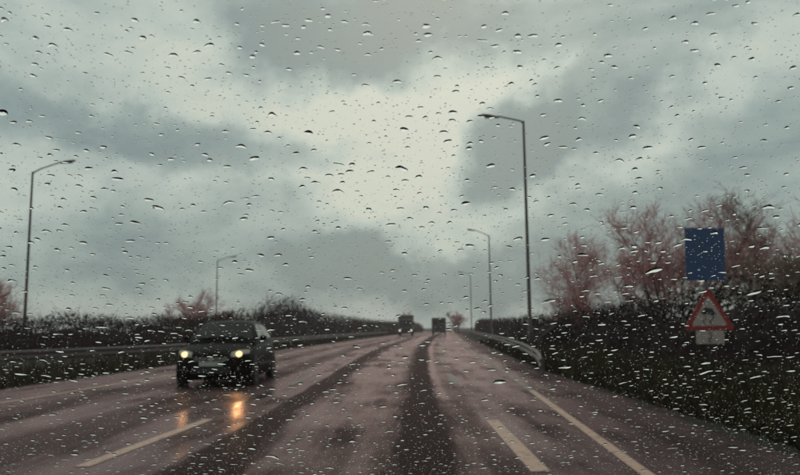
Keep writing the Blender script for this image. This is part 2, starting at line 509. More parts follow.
# ------------------------------------------------------------------ street lamps
def street_lamp(x, y, h, arm, lean, label, rise=0.25):
    root = empty('street_lamp', (x, y, 0))
    mb = MB()
    mb.tube([(0, 0, -0.3), (0, 0, 1.2), (0, 0, 1.25), (0, 0, h * .6), (0, 0, h - .25), (0, 0, h)], [0.11, 0.105, 0.085, 0.065, 0.05, 0.048], 8)
    mb.build('pole', M['pole'], root, smooth=True)
    s = 1 if arm > 0 else -1
    mb = MB()
    mb.tube([(0, 0, h - .12), (s * .12, 0, h - .0), (s * .4, 0, h + rise * .3), (arm - s * .35, 0, h + rise)], [0.036, 0.036, 0.034, 0.032], 6)
    mb.build('arm', M['pole'], root, smooth=True)
    mb = MB()
    rings = [(-0.40, .05, .04), (-0.30, .09, .06), (0.0, .13, .085), (0.25, .11, .07), (0.36, .05, .03)]
    vs, fs = [], []
    n = 10
    for i, (a, ry, rz_) in enumerate(rings):
        for j in range(n):
            t = math.tau * j / n
            zz = math.sin(t) * rz_ * (1.0 if math.sin(t) > 0 else 0.6)
            vs.append((s * a + arm, math.cos(t) * ry, h + rise + zz + a * 0.16))
        if i:
            for j in range(n):
                fs.append(((i - 1) * n + j, (i - 1) * n + (j + 1) % n, i * n + (j + 1) % n, i * n + j))
    fs.append(tuple(range(n))); fs.append(tuple((len(rings) - 1) * n + j for j in range(n)))
    mb.add(vs, fs)
    hd = fixn(mb.build('lamp_head', M['pole'], root, smooth=True))
    mb = MB(); mb.box(arm - .2, arm + .2, -.08, .08, h + rise - .068, h + rise - .045)
    mb.build('lens', M['lampglass'], hd)
    tag(root, label, 'street lamp', 'street lamps along the road')
    root.rotation_euler = (0, lean, 0)
    return root
street_lamp(5.34, 30, 10.0, -1.45, 0.0, 'tall street lamp rising behind the steel crash barrier end, nearest on the hedge side', 0.22)
street_lamp(7.97, 64, 9.4, -1.6, 0.0, 'smaller farther street lamp beyond the tall one, on the hedge side', 0.5)
street_lamp(10.9, 112, 9.4, -1.6, 0.0, 'tiny most distant street lamp on the hedge side of the road', 0.4)
street_lamp(-18.7, 36, 9.35, 1.8, 0.0, 'street lamp over the low bushes, leftmost in the photo, arm pointing toward the road', 0.5)
street_lamp(-20.4, 80, 8.9, 1.8, 0.0, 'faint distant street lamp rising behind the oncoming car', 0.45)

# ------------------------------------------------------------------ road sign
def road_sign():
    X, Y = 5.78, 13.6
    root = empty('road_sign', (X, Y, 0.3), R(-4))
    z0 = -0.3
    mb = MB()
    for sx in (-0.12,):
        mb.tube([(0, 0.05, -0.5), (0, 0.05, 3.0 + z0)], 0.038, 8)
    mb.build('post', M['pole'], root, smooth=True)
    for zc in (2.4, 2.85, 1.35, 1.05):
        mb = MB(); mb.box(-0.07, 0.07, 0.006, 0.012, zc + z0 - .02, zc + z0 + .02); mb.build('bracket', M['steel'], root)
    # blue square board, hung slightly skew
    tf = Matrix.Translation((0.0, 0, 2.58 + z0)) @ Matrix.Rotation(R(1.5), 4, 'Y')
    mb = MB(); mb.box(-0.365, 0.365, -0.012, 0.004, -0.50, 0.50, tf)
    bo = bevel(mb.build('blue_board', M['signblue'], root), 0.004)
    bo['label'] = 'plain dark blue board at the top of the sign'
    # warning triangle
    def tri(s, r, zc, n=6):
        c = [(0, s * 0.5774), (-s / 2, -s * 0.2887), (s / 2, -s * 0.2887)]
        out = []
        for i, a in enumerate((90, 210, 330)):
            cx_, cz_ = c[i][0] - 2 * r * math.cos(R(a)), c[i][1] - 2 * r * math.sin(R(a))
            for k in range(n + 1):
                t = R(a - 60 + 120 * k / n)
                out.append((cx_ + r * math.cos(t), cz_ + r * math.sin(t) + zc))
        return out
    zc = 1.155 + 0.2887 * 0.93 + z0
    mb = MB(); mb.prism(tri(0.95, 0.05, zc), -0.012, 0.004)
    red = fixn(mb.build('triangle_board', M['signred'], root)); red['label'] = 'red-bordered warning triangle with a skidding car'
    mb = MB(); mb.prism(tri(0.66, 0.03, zc), -0.0155, -0.0125); wh = fixn(mb.build('white_field', M['signwhite'], red))
    # skidding car pictogram
    def poly(nm, pts, dx_=0, dz_=0, s=1.0, rot=0.0, y=-0.019):
        c, s_ = math.cos(rot), math.sin(rot)
        q = [((x * c - z * s_) * s + dx_, (x * s_ + z * c) * s + dz_ + zc) for x, z in pts]
        mb = MB(); mb.prism(q, y, -0.0158); fixn(mb.build(nm, M['signblack'], red))
    car = [(-.5, -.12), (-.5, .06), (-.38, .12), (-.28, .32), (.24, .32), (.36, .1), (.5, .05), (.5, -.12), (.38, -.12), (.34, -.22), (.2, -.22), (.16, -.12), (-.18, -.12), (-.22, -.22), (-.36, -.22), (-.4, -.12)]
    poly('car_symbol', car, -0.005, 0.055, 0.27, R(-10))
    for k, dx_ in enumerate((-0.075, 0.055)):
        L, Rr = [], []
        for i in range(13):
            t = i / 12
            zz = -0.01 - 0.15 * t
            xx = dx_ + 0.03 * math.sin(t * math.pi * 2.2) - 0.02 * t
            L.append((xx - 0.012, zz)); Rr.append((xx + 0.012, zz))
        for i in range(12):
            pass
        poly('skid_mark', L + Rr[::-1])
    # plate below
    mb = MB(); mb.box(-0.255, 0.255, -0.010, 0.004, 0.895 + z0, 1.14 + z0)
    pl = bevel(mb.build('plate', M['signwhite'], root), 0.004); pl['label'] = 'small white plate under the triangle'
    for i, (a, b, c, d) in enumerate(((-.035, .03, 1.085, 1.105), (.01, .03, 1.00, 1.085), (-.035, .03, 0.985, 1.003), (-.035, -.015, .94, .985), (-.035, .035, .928, .944))):
        mb = MB(); mb.box(a, b, -0.014, -0.0105, c + z0, d + z0); mb.build('figure_stroke', M['signblack'], pl)
    tag(root, 'roadside sign with blue board, red skid-warning triangle and small white plate', 'road sign')
road_sign()

# ------------------------------------------------------------------ trees and hedges
def bare_tree(loc, h, seed, label, twig='twig', spread=0.55, stems=1, group='bare winter trees beside the road', n1=11, n2=7, n3=6, n4=6, lean=0.0, up=0.35, name='bare_tree', first=0.28, thick=1.0):
    r = random.Random(seed)
    root = empty(name, loc)
    wood, tw = MB(), MB()
    def rdir(d, ang):
        a = d.orthogonal().normalized(); b = d.cross(a); t = r.uniform(0, math.tau)
        return (d * math.cos(ang) + (a * math.cos(t) + b * math.sin(t)) * math.sin(ang)).normalized()
    def grow(p, d, L, rad, lv):
        k = (6, 4, 3, 2, 2)[lv]
        pts = [p]; dd = d
        for i in range(k):
            j = Vector((r.gauss(0, 1), r.gauss(0, 1), r.gauss(0, 1))) * (0.10, 0.16, 0.2, 0.22, 0.22)[lv]
            dd = (dd + j + Vector((0, 0, up * (0.15, 0.3, 0.3, 0.2, 0.15)[lv]))).normalized()
            pts.append(pts[-1] + dd * (L / k))
        end = (0.18, 0.25, 0.35, 0.4, 0.3)[lv]
        rr = [rad * (1 - (1 - end) * i / k) for i in range(k + 1)]
        if lv <= 1:
            wood.tube(pts, rr, 6 if lv == 0 else 5, cap=(lv == 0))
        elif lv == 2:
            tw.tube(pts, rr, 3, cap=False)
        else:
            a = dd.orthogonal().normalized() if r.random() < .5 else dd.cross(dd.orthogonal()).normalized()
            vs = []
            for q, w_ in zip(pts[:-1], rr[:-1]): vs += [q - a * w_, q + a * w_]
            vs.append(pts[-1])
            m_ = len(pts) - 1
            tw.add(vs, [(2 * i, 2 * i + 1, 2 * i + 3, 2 * i + 2) for i in range(m_ - 1)] + [(2 * m_ - 2, 2 * m_ - 1, 2 * m_)])
        if lv == 4: return
        cnt = (n1, n2, n3, n4)[lv]
        for c in range(cnt):
            t = r.uniform(first if lv == 0 else 0.2, 1.0) if c else 1.0
            t = min(0.999, t) * k
            i = min(int(t), k - 1); f = t - i
            q = pts[i].lerp(pts[i + 1], f)
            dirp = (pts[i + 1] - pts[i]).normalized()
            ang = r.gauss((spread, 0.7, 0.7, 0.7)[lv] * (1 + 0.35 * (lv == 0)), 0.2)
            tt = t / k
            Lc = L * ((1.05 - 0.65 * tt) * 0.62 if lv == 0 else r.uniform(0.4, 0.7))
            rc = max(rr[i] * (0.5 if lv < 2 else 0.6), (0.02, 0.012, 0.008, 0.006)[lv] * thick)
            grow(q, rdir(dirp, ang), Lc, rc, lv + 1)
    for s in range(stems):
        a = r.uniform(0, math.tau)
        off = Vector((math.cos(a), math.sin(a), 0)) * (0.0 if stems == 1 else r.uniform(.1, .7))
        tilt = Vector((lean + off.x * .30, off.y * .30, 1)).normalized()
        grow(off + Vector((0, 0, -0.2)), tilt, h * (0.85 if stems == 1 else r.uniform(.6, .9)), h * 0.017 * thick / (1 if stems == 1 else 1.6), 0)
    wood.build('trunk', M['bark'], root, smooth=True)
    tw.build('crown', M[twig], root)
    tag(root, label, 'tree', group)
    return root

def hedge(name, pts, depth, n, seed, label, m='hedge', size=(0.06, 0.2), base=0.0, cat='hedge'):
    """pts: (x, y, height) along its front line; bushy mass of small twig and leaf faces round an added rough core that blocks light"""
    r = random.Random(seed)
    root = empty(name, (pts[0][0], pts[0][1], base))
    o0 = Vector(root.location)
    ks = [0.0]
    for a, b in zip(pts, pts[1:]):
        ks.append(ks[-1] + math.hypot(b[0] - a[0], b[1] - a[1]))
    tot_ = ks[-1]
    P = np.array(pts)
    ph = [r.uniform(0, 6.28) for _ in range(8)]
    def at(s):
        return (float(np.interp(s, ks, P[:, 0])), float(np.interp(s, ks, P[:, 1])),
                float(np.interp(s, ks, P[:, 2])) * (1 + 0.07 * math.sin(s * .9 + ph[0]) + 0.06 * math.sin(s * 2.1 + ph[1]) + 0.05 * math.sin(s * 4.7 + ph[2])))
    def frame(s):
        a = at(max(0, s - .3)); b = at(min(tot_, s + .3))
        t = Vector((b[0] - a[0], b[1] - a[1], 0)).normalized()
        return t, Vector((t.y, -t.x, 0))
    # added inner core, stops light passing through the hedge
    core = MB(); vs, fs = [], []
    k = max(6, int(tot_ / 0.9)); nn = 9
    for i in range(k + 1):
        s = tot_ * i / k
        x, y, h = at(s); t, q = frame(s)
        for j in range(nn):
            a = math.pi * j / (nn - 1)
            rr = r.uniform(.74, .92)
            p = Vector((x, y, 0)) + q * (math.cos(a) * depth * .5 * rr) + Vector((0, 0, (math.sin(a) ** .6) * h * rr * .92 - .15 if 0 < j < nn - 1 else -.15))
            vs.append(p - o0 + Vector((0, 0, base * 1.0)))
        if i:
            for j in range(nn - 1):
                fs.append(((i - 1) * nn + j, (i - 1) * nn + j + 1, i * nn + j + 1, i * nn + j))
    fs.append(tuple(range(nn))); fs.append(tuple(k * nn + j for j in range(nn)))
    core.add(vs, fs)
    fixn(core.build('light_block_core', M['hedge'], root))
    mb = MB()
    for _ in range(n):
        s = r.random() * tot_
        x, y, h = at(s); t, q = frame(s)
        a = math.pi * r.random(); rr = r.uniform(.78, 1.06) + (0.12 * r.random() if r.random() < .12 else 0)
        c = Vector((x, y, 0)) + q * (math.cos(a) * depth * .5 * rr) + Vector((0, 0, (math.sin(a) ** .6) * h * rr)) - o0 + Vector((0, 0, base))
        sz = r.uniform(*size)
        if r.random() < .45:      # twig
            d = Vector((r.gauss(0, .5), r.gauss(0, .5), r.uniform(.2, 1))).normalized(); sd = d.orthogonal().normalized() * (0.008 + sz * .03)
            mb.add([c - sd, c + sd, c + d * sz * 3], [(0, 1, 2)])
        else:                     # leaf spray
            d = Vector((r.gauss(0, 1), r.gauss(0, 1), r.gauss(0, 1))).normalized(); e = d.orthogonal().normalized(); e2 = d.cross(e)
            mb.add([c - e * sz * .5, c + e2 * sz * .3, c + e * sz * .5, c - e2 * sz * .3], [(0, 1, 2, 3)])
    mb.build('foliage', M[m], root)
    tag(root, label, cat)
    return root

hedge('hedge', [(13.5, 7, 2.0), (10.3, 15, 2.0), (9.4, 20, 2.0), (9.0, 27, 1.75), (9.3, 34, 1.7), (10.3, 44, 1.8)], 3.4, 20000, 21, 'dense dark hedge behind the road sign', 'hedge_green', (0.05, 0.16), 0.25)
hedge('hedge', [(8.3, 36, 1.6), (9.4, 50, 1.7), (11.0, 72, 1.8), (14.5, 124, 2.2), (24, 220, 3.0)], 3.2, 16000, 22, 'far dark hedge running along behind the street lamps toward the horizon', 'hedge', (0.08, 0.26), 0.1)
hedge('hedge', [(-26, 24, 2.0), (-21, 31, 2.0), (-17, 37, 1.85), (-13.5, 45, 1.9), (-12.3, 52, 2.1)], 3.6, 20000, 23, 'long low brown hedge behind the barrier at the photo\'s left edge', 'hedge', (0.06, 0.2))
hedge('hedge', [(-12.6, 54, 2.6), (-11.4, 66, 2.9), (-9.8, 80, 3.0), (-8.0, 95, 2.6), (-5.2, 124, 2.4), (0.0, 170, 2.3), (5, 215, 2.4)], 3.8, 24000, 24, 'dark bushy hedge between the oncoming car and the distant lorry', 'hedge', (0.08, 0.28))
hedge('bush', [(-12.9, 70, 4.0), (-11.6, 76, 4.2), (-10.6, 82, 3.4)], 3.5, 3500, 25, 'rounded brown bush rising above the hedge just past the oncoming car', 'hedge', (0.08, 0.28), cat='bush')

T = bare_tree
T((10.05, 40, 0.2), 5.6, 31, 'pointed pinkish bare tree standing alone beside the tall street lamp', spread=0.50, n1=22, n2=8, n3=6, n4=7, first=0.22)
T((11.0, 43, 0.2), 3.2, 32, 'low pink brushwood at the foot of the pointed bare tree', stems=4, n1=7, n2=6, n3=5, n4=6, spread=.6)
T((8.9, 39, 0.2), 3.0, 39, 'small bare sapling leaning between the tall lamp and the pointed tree', stems=3, n1=7, n2=5, n3=5, n4=6, spread=.6)
T((10.3, 26.5, 0.3), 4.9, 33, 'wide pinkish bare tree behind the blue board, reaching toward the open sky', stems=7, n1=9, n2=7, n3=6, n4=5, spread=.62)
T((12.1, 27.5, 0.3), 5.6, 34, 'tallest olive-tinged bare tree rising above the blue board', twig='twig_dark', stems=2, n1=12, n2=7, n3=6, n4=6, spread=.6)
T((14.0, 27.5, 0.3), 4.9, 35, 'pinkish many-stemmed bare tree right of the blue board', stems=4, n1=8, n2=6, n3=5, n4=4, spread=.5)
T((15.3, 26, 0.3), 4.7, 36, 'bare tree with slender upright stems cut by the photo\'s right edge', stems=5, n1=6, n2=5, n3=5, n4=4, spread=.42)
T((11.2, 21.5, 0.3), 2.9, 37, 'dark bare shrub low beside the warning triangle', twig='twig_dark', stems=5, n1=7, n2=6, n3=5, n4=6, spread=.45)
T((13.0, 22.5, 0.3), 3.1, 38, 'dark bare shrub low in the hedge at the photo\'s right edge', twig='twig_dark', stems=5, n1=7, n2=6, n3=5, n4=6, spread=.45)
T((10.0, 30.5, 0.3), 4.0, 46, 'low pinkish bare shrub left of the blue board above the hedge', stems=5, n1=7, n2=6, n3=5, n4=6, spread=.6)
T((-20.2, 35, 0), 3.4, 40, 'bushy bare tree at the foot of the leftmost street lamp', stems=6, n1=8, n2=6, n3=6, n4=6, spread=.6)
T((-18.0, 64, 0), 4.3, 41, 'round-topped bare tree behind the oncoming car, beside the faint lamp', stems=5, n1=8, n2=6, n3=6, n4=6, spread=.6, thick=1.5)
T((-15.6, 66, 0), 3.6, 42, 'lower bare tree over the roof of the oncoming car', stems=5, n1=8, n2=6, n3=6, n4=6, spread=.6, thick=1.5)
T((-15.4, 50, 0), 2.9, 43, 'thin bare shrub standing up from the long low hedge', stems=4, n1=6, n2=6, n3=5, n4=6, spread=.5)
T((12.5, 160, 0), 4.6, 44, 'hazy distant bare tree between the far van and the lamps', stems=4, n1=8, n2=6, n3=5, n4=6, spread=.7, thick=3.0)
T((2.0, 190, 0), 5.6, 45, 'hazy distant bare tree above the oncoming lorry', stems=4, n1=8, n2=6, n3=5, n4=6, spread=.7, thick=3.0)

# ------------------------------------------------------------------ vehicles
def wheel(parent, x, y, r, wd, side):
    mb = MB(); n = 20
    prof = [(-wd / 2, r * .72), (-wd / 2, r * .94), (-wd * .38, r), (wd * .38, r), (wd / 2, r * .94), (wd / 2, r * .72)]
    vs, fs = [], []
    for j in range(n):
        a = math.tau * j / n
        for (px, pr_) in prof: vs.append((px, math.cos(a) * pr_, math.sin(a) * pr_))
    k = len(prof)
    for j in range(n):
        for i in range(k):
            fs.append((j * k + i, j * k + (i + 1) % k, ((j + 1) % n) * k + (i + 1) % k, ((j + 1) % n) * k + i))
    mb.add(vs, fs)
    w_ = fixn(mb.build('wheel', M['tyre'], parent, smooth=True, loc=(x, y, r)))
    mb = MB()
    mb.tube([(side * (wd * .18), 0, 0), (side * wd * .44, 0, 0)], [r * .715, r * .70], 16)
    for s in range(5):
        a = math.tau * s / 5
        mb.box(wd * .3, wd * .49, -r * .07, r * .07, r * .1, r * .68, Matrix.Rotation(a, 4, 'X') @ Matrix.Scale(side, 4, (1, 0, 0)))
    fixn(mb.build('rim', M['rim'], w_))
    return w_

def oncoming_car():
    root = empty('oncoming_car', (-4.20, 16.1, 0), R(1.0))
    # lower body, front bumper at y=0 facing the camera, tail at +y
    ST = [(0.00, .56, .24, .57), (0.05, .70, .18, .66), (0.16, .80, .145, .73), (0.35, .85, .14, .81), (0.7, .87, .14, .895), (1.05, .87, .14, .955),
          (1.6, .87, .14, .985), (2.5, .87, .14, 1.00), (3.2, .86, .15, 1.01), (3.6, .82, .18, 1.00), (3.82, .76, .30, .95), (3.90, .62, .38, .85)]
    vs, fs = [], []
    def sec(y, w_, zb, zt):
        h = zt - zb
        half = [(0, zb), (w_ * .55, zb), (w_ * .88, zb + .02), (w_ * .97, zb + h * .18), (w_, zb + h * .45), (w_ * .985, zb + h * .70), (w_ * .94, zb + h * .90), (w_ * .82, zt - .005), (w_ * .5, zt + .018), (0, zt + .03)]
        return [(x, y, z) for x, z in half] + [(-x, y, z) for x, z in half[-2:0:-1]]
    k = None
    for i, s in enumerate(ST):
        p = sec(*s); k = len(p); vs += p
        if i:
            for j in range(k):
                fs.append(((i - 1) * k + j, (i - 1) * k + (j + 1) % k, i * k + (j + 1) % k, i * k + j))
    fs.append(tuple(range(k))); fs.append(tuple((len(ST) - 1) * k + j for j in range(k)))
    mb = MB(); mb.add(vs, fs)
    body = fixn(mb.build('body', M['carpaint'], root, smooth=True))
    # cabin
    GS = [(0.92, .78, .80, .96), (1.05, .76, .78, 1.05), (1.60, .60, .80, 1.40), (1.85, .575, .81, 1.455), (2.5, .57, .81, 1.475), (3.1, .55, .80, 1.44), (3.42, .53, .78, 1.38), (3.78, .62, .72, 1.00)]
    vs, fs = [], []
    for i, (y, wt, wb, zt) in enumerate(GS):
        half = [(wb, .93), (wb * .985, min(.99, zt)), (wt + .02, zt - .05 if zt > 1.1 else zt - .02), (wt * .85, zt - .008), (wt * .45, zt + .008), (0, zt + .012)]
        p = [(x, y, z) for x, z in half] + [(-x, y, z) for x, z in half[-2::-1]]
        k = len(p); vs += p
        if i:
            for j in range(k - 1):
                fs.append(((i - 1) * k + j, (i - 1) * k + j + 1, i * k + j + 1, i * k + j))
    mb = MB(); mb.add(vs, fs)
    fixn(mb.build('roof', M['carpaint'], root, smooth=True))
    # glass panels set just proud of the cabin
    mb = MB(); vs, fs = [], []
    for i, (y, wd, z) in enumerate(((1.02, .70, 1.045), (1.2, .665, 1.16), (1.4, .62, 1.285), (1.58, .565, 1.395))):
        for j in range(7):
            t = j / 6 * 2 - 1
            vs.append((wd * t, y - .014 + .05 * t * t, z + .014 - .012 * t * t))
        if i:
            for j in range(6): fs.append(((i - 1) * 7 + j, (i - 1) * 7 + j + 1, i * 7 + j + 1, i * 7 + j))
    mb.add(vs, fs); ws = fixn(mb.build('windscreen', M['carglass'], root, smooth=True))
    for x0, x1 in ((-.52, .08), (-.1, .5)):
        mb = MB(); mb.tube([(x0, 1.0, 1.065), (x1, 1.07, 1.10)], .012, 5); mb.build('wiper', M['plastic'], ws)
    for s in (-1, 1):
        for (a, b, c, d) in (((1.38, 1.03), (2.22, 1.03), (2.22, 1.385), (1.78, 1.37)), ((2.30, 1.03), (3.2, 1.05), (3.05, 1.34), (2.30, 1.385))):
            mb = MB(); q = []
            for (y, z) in (a, b, c, d):
                xx = .80 - (z - .99) / .40 * .205
                q.append((s * (xx + .018), y, z))
            mb.add(q, [(0, 1, 2, 3)]); mb.add([(p[0] - s * .01, p[1], p[2]) for p in q], [(3, 2, 1, 0)])
            mb.build('side_window', M['carglass'], root)
        mb = MB()
        mb.add([(s * x, y, z) for x, y, z in ((.80, 1.36, 1.00), (.98, 1.32, .99), (1.0, 1.33, 1.10), (.84, 1.36, 1.12), (.80, 1.5, 1.01), (.97, 1.47, 1.0), (.98, 1.47, 1.09), (.84, 1.5, 1.10))],
               [(0, 1, 2, 3), (7, 6, 5, 4), (0, 4, 5, 1), (1, 5, 6, 2), (2, 6, 7, 3), (3, 7, 4, 0)])
        bevel(fixn(mb.build('mirror', M['carpaint'], root)), .02)
        # headlamp: swept clear lens with a lit bulb unit inside
        mb = MB(); vs, fs = [], []
        for i in range(6):
            t = i / 5
            x = s * (.43 + .36 * t); yf = .045 + .22 * t * t + .05 * t
            hh = .055 + .025 * math.sin(t * math.pi)
            zc = .70 + .045 * t
            vs += [(x, yf - .012, zc - hh), (x, yf - .03, zc), (x, yf + .035, zc + hh)]
            if i:
                for j in range(2): fs.append(((i - 1) * 3 + j, (i - 1) * 3 + j + 1, i * 3 + j + 1, i * 3 + j))
        mb.add(vs, fs); hl = fixn(mb.build('headlight', M['headlens'], root, smooth=True))
        mb = MB(); mb.tube([(s * .60, .030, .715), (s * .60, .11, .715)], [.064, .064], 14); mb.build('bulb', M['headlight'], hl)
        ld = bpy.data.lights.new('headlight_beam', 'SPOT'); ld.energy = 26 if s > 0 else 4; ld.color = (1.0, 0.62, 0.26); ld.shadow_soft_size = 0.05
        ld.spot_size = R(50); ld.spot_blend = 0.8
        lo = bpy.data.objects.new('headlight_beam', ld); col.objects.link(lo); lo.parent = hl
        lo.location = (s * .60, -.02, .715); lo.rotation_euler = (R(-80), 0, 0)
        # fog lamp recess
        mb = MB(); mb.tube([(s * .56, .010, .40), (s * .56, .09, .40)], [.05, .05], 12); mb.build('fog_light', M['headlens'], root)
        # arch liners and wheels
        for yw in (.74, 3.18):
            mb = MB(); mb.tube([(s * .82, yw, .31), (s * .872, yw, .31)], [.365, .36], 20); mb.build('wheel_arch', M['plastic'], root)
            wheel(root, s * .79, yw, .305, .19, s)
        mb = MB(); mb.box(min(s * .862, s * .884), max(s * .862, s * .884), 1.95, 2.12, .80, .825); mb.build('door_handle', M['carpaint'], root)
        mb = MB(); mb.box(min(s * .858, s * .879), max(s * .858, s * .879), 1.2, 2.75, .42, .47); mb.build('side_moulding', M['plastic'], root)
    # grille, lower intake, badge bar, plate
    mb = MB(); mb.prism([(-.42, .655), (-.36, .56), (.36, .56), (.42, .655)], -.012, .08); gr = fixn(mb.build('grille', M['plastic'], root))
    for z in (.585, .61, .635):
        mb = MB(); mb.box(-.37, .37, -.018, -.0125, z - .005, z + .005); mb.build('slat', M['chrome'], gr)
    mb = MB(); mb.prism([(-.40, .44), (-.46, .30), (.46, .30), (.40, .44)], -.012, .1); fixn(mb.build('lower_intake', M['plastic'], root))
    mb = MB(); mb.box(-.26, .26, -.030, -.014, .455, .555); bevel(mb.build('number_plate', M['plate'], root), .004)
    mb = MB(); mb.tube([(0, -.03, .61), (0, -.012, .61)], [.05, .055], 16); mb.build('badge', M['chrome'], gr)
    tag(root, 'black hatchback coming toward the camera with both headlights lit', 'car')
oncoming_car()

def lorry():
    root = empty('oncoming_lorry', (0.75, 118, 0), R(-2))
    mb = MB(); mb.box(-1.22, 1.22, .55, 8.5, 1.0, 3.35); bevel(mb.build('box_body', M['truckgrey'], root), .05)
    mb = MB(); mb.add([(-1.15, .1, .45), (1.15, .1, .45), (1.15, .5, .45), (-1.15, .5, .45), (-1.15, 0, 1.35), (1.15, 0, 1.35), (-1.08, .12, 2.6), (1.08, .12, 2.6), (-1.15, .5, 2.65), (1.15, .5, 2.65)],
                      [(0, 1, 5, 4), (4, 5, 7, 6), (6, 7, 9, 8), (0, 3, 2, 1), (1, 2, 9, 7, 5), (3, 0, 4, 6, 8), (2, 3, 8, 9)])
    cab = fixn(mb.build('cab', M['truckgrey'], root))
    mb = MB(); mb.add([(-1.02, -.02, 1.42), (1.02, -.02, 1.42), (.98, .09, 2.4), (-.98, .09, 2.4), (-1.02, .02, 1.42), (1.02, .02, 1.42), (.98, .13, 2.4), (-.98, .13, 2.4)], [(0, 1, 2, 3), (7, 6, 5, 4), (0, 4, 5, 1), (2, 6, 7, 3)])
    mb.build('windscreen', M['carglass'], cab)
    mb = MB(); mb.box(-.75, .75, -.02, .06, .75, 1.2); mb.build('grille', M['plastic'], cab)
    mb = MB(); mb.box(-1.2, 1.2, -.08, .2, .4, .68); mb.build('bumper', M['plastic'], root)
    for s in (-1, 1):
        mb = MB(); mb.tube([(s * .93, -.06, .85), (s * .93, .06, .85)], .13, 12); mb.build('headlight', M['lorrylight'], root)
        mb = MB(); mb.box(s * 1.38 - .1, s * 1.38 + .1, .0, .12, 1.6, 2.2); mb.box(min(s * 1.1, s * 1.4), max(s * 1.1, s * 1.4), .1, .14, 2.1, 2.14); mb.build('mirror', M['plastic'], root)
        for yw in (.9, 6.6): wheel(root, s * 1.02, yw, .46, .28, s)
    tag(root, 'distant grey lorry coming toward the camera with pale headlights', 'lorry')
M['lorrylight'] = pbr('lorry_headlight', (0.5, 0.5, 0.5), 0.2, emit=(1.0, 0.86, 0.66), es=1.6)
lorry()
def van():
    root = empty('box_van', (6.15, 118, 0), R(-4))
    mb = MB(); mb.box(-1.15, 1.15, 0, 5.6, .5, 2.85); bevel(mb.build('body', M['vanpaint'], root), .12, 3)
    for s in (-1, 1):
        mb = MB(); mb.box(min(s * .02, s * 1.05), max(s * .02, s * 1.05), -.015, .0, .62, 2.7)
        d = mb.build('rear_door', M['vanpaint'], root)
        mb = MB(); mb.box(min(s * .18, s * .9), max(s * .18, s * .9), -.022, -.0155, 1.75, 2.4); mb.build('pane', M['carglass'], d)
        mb = MB(); mb.box(min(s * 1.06, s * 1.13), max(s * 1.06, s * 1.13), -.025, .0, 1.0, 1.5); mb.build('tail_light', M['redlens'], root)
        for yw in (1.0, 4.6): wheel(root, s * .98, yw, .34, .22, s)
    mb = MB(); mb.box(-1.12, 1.12, -.1, .05, .42, .6); mb.build('bumper', M['plastic'], root)
    mb = MB(); mb.box(-.26, .26, -.115, -.101, .46, .57); mb.build('number_plate', M['plate'], root)
    tag(root, 'distant dark van driving away ahead in our lane', 'van')
van()

# ------------------------------------------------------------------ the car we sit in: windscreen with rain on it
RAKE = math.atan(0.78)
PANE_O = Vector((0.0, 0.75, EYE + 0.75 * math.tan(PITCH)))     # middle of the pane
UDIR = Vector((1, 0, 0)); VDIR = Vector((0, -math.cos(RAKE), math.sin(RAKE))); NDIR = Vector((0, math.sin(RAKE), math.cos(RAKE)))
own = empty('passenger_car', (0.0, 0, 0))
own_o = Vector(own.location)
TFP = Matrix(((UDIR.x, VDIR.x, NDIR.x, PANE_O.x - own_o.x), (UDIR.y, VDIR.y, NDIR.y, PANE_O.y), (UDIR.z, VDIR.z, NDIR.z, PANE_O.z), (0, 0, 0, 1)))
V0, V1 = -0.66, 0.44
def halfw(v): return 0.80 - 0.14 * (v - V0) / (V1 - V0)
mb = MB()
mb.add([(-halfw(V0), V0, 0), (halfw(V0), V0, 0), (halfw(V1), V1, 0), (-halfw(V1), V1, 0)], [(0, 1, 2, 3)])
pane = mb.build('windscreen', M['pane'], own)
so = pane.modifiers.new('thickness', 'SOLIDIFY'); so.thickness = 0.005; so.offset = -1
pane.matrix_local = TFP
pane['label'] = 'rain-covered glass windscreen'

def drop_mesh(name, seed, segs, rings, wd, hg, ht, irr, tilt=0.0, bow=0.0, sag=0.0):
    """a plano-convex bead of water: flat on the glass, steep-sided dome outside"""
    r = random.Random(seed)
    ph = [r.uniform(0, math.tau) for _ in range(4)]
    am = [r.uniform(.4, 1) * irr / (k + 1) for k in range(4)]
    vs, fs = [], []
    prof = [1.0, .97, .90, .78, .60, .36] if rings >= 5 else ([1.0, .93, .72, .4] if rings >= 3 else [1.0, .72])
    for q in prof:
        z = ht * max(0.0, 1 - q ** 2.0) ** 0.85
        for j in range(segs):
            a = math.tau * j / segs
            rad = 1 + sum(am[k] * math.sin((k + 2) * a + ph[k]) for k in range(4))
            x = math.cos(a) * rad * wd / 2 * q
            y = math.sin(a) * rad * hg / 2 * q
            y += -bow * (x / (wd / 2)) ** 2 * hg + tilt * x - sag * hg * .3 * (1 - q)
            vs.append((x, y, z))
    n = len(prof)
    vs.append((0, -sag * hg * .3, ht))
    for i in range(n - 1):
        for j in range(segs):
            fs.append((i * segs + j, i * segs + (j + 1) % segs, (i + 1) * segs + (j + 1) % segs, (i + 1) * segs + j))
    for j in range(segs):
        fs.append(((n - 1) * segs + j, (n - 1) * segs + (j + 1) % segs, n * segs))
    fs.append(tuple(range(segs))[::-1])
    return vs, fs

rr = random.Random(77)
LIFT = 0.0004
placed = []          # (u, v, r) with a coarse grid to keep beads apart
cell = {}
def free(u, v, rad):
    ci, cj = int(math.floor(u / .012)), int(math.floor(v / .012))
    for a in (-1, 0, 1):
        for b in (-1, 0, 1):
            for (pu, pv, pr_) in cell.get((ci + a, cj + b), ()):
                if ((pu - u) * .75) ** 2 + ((pv - v) * 1.25) ** 2 < (pr_ + rad) ** 2: return False
    cell.setdefault((ci, cj), []).append((u, v, rad))
    return True
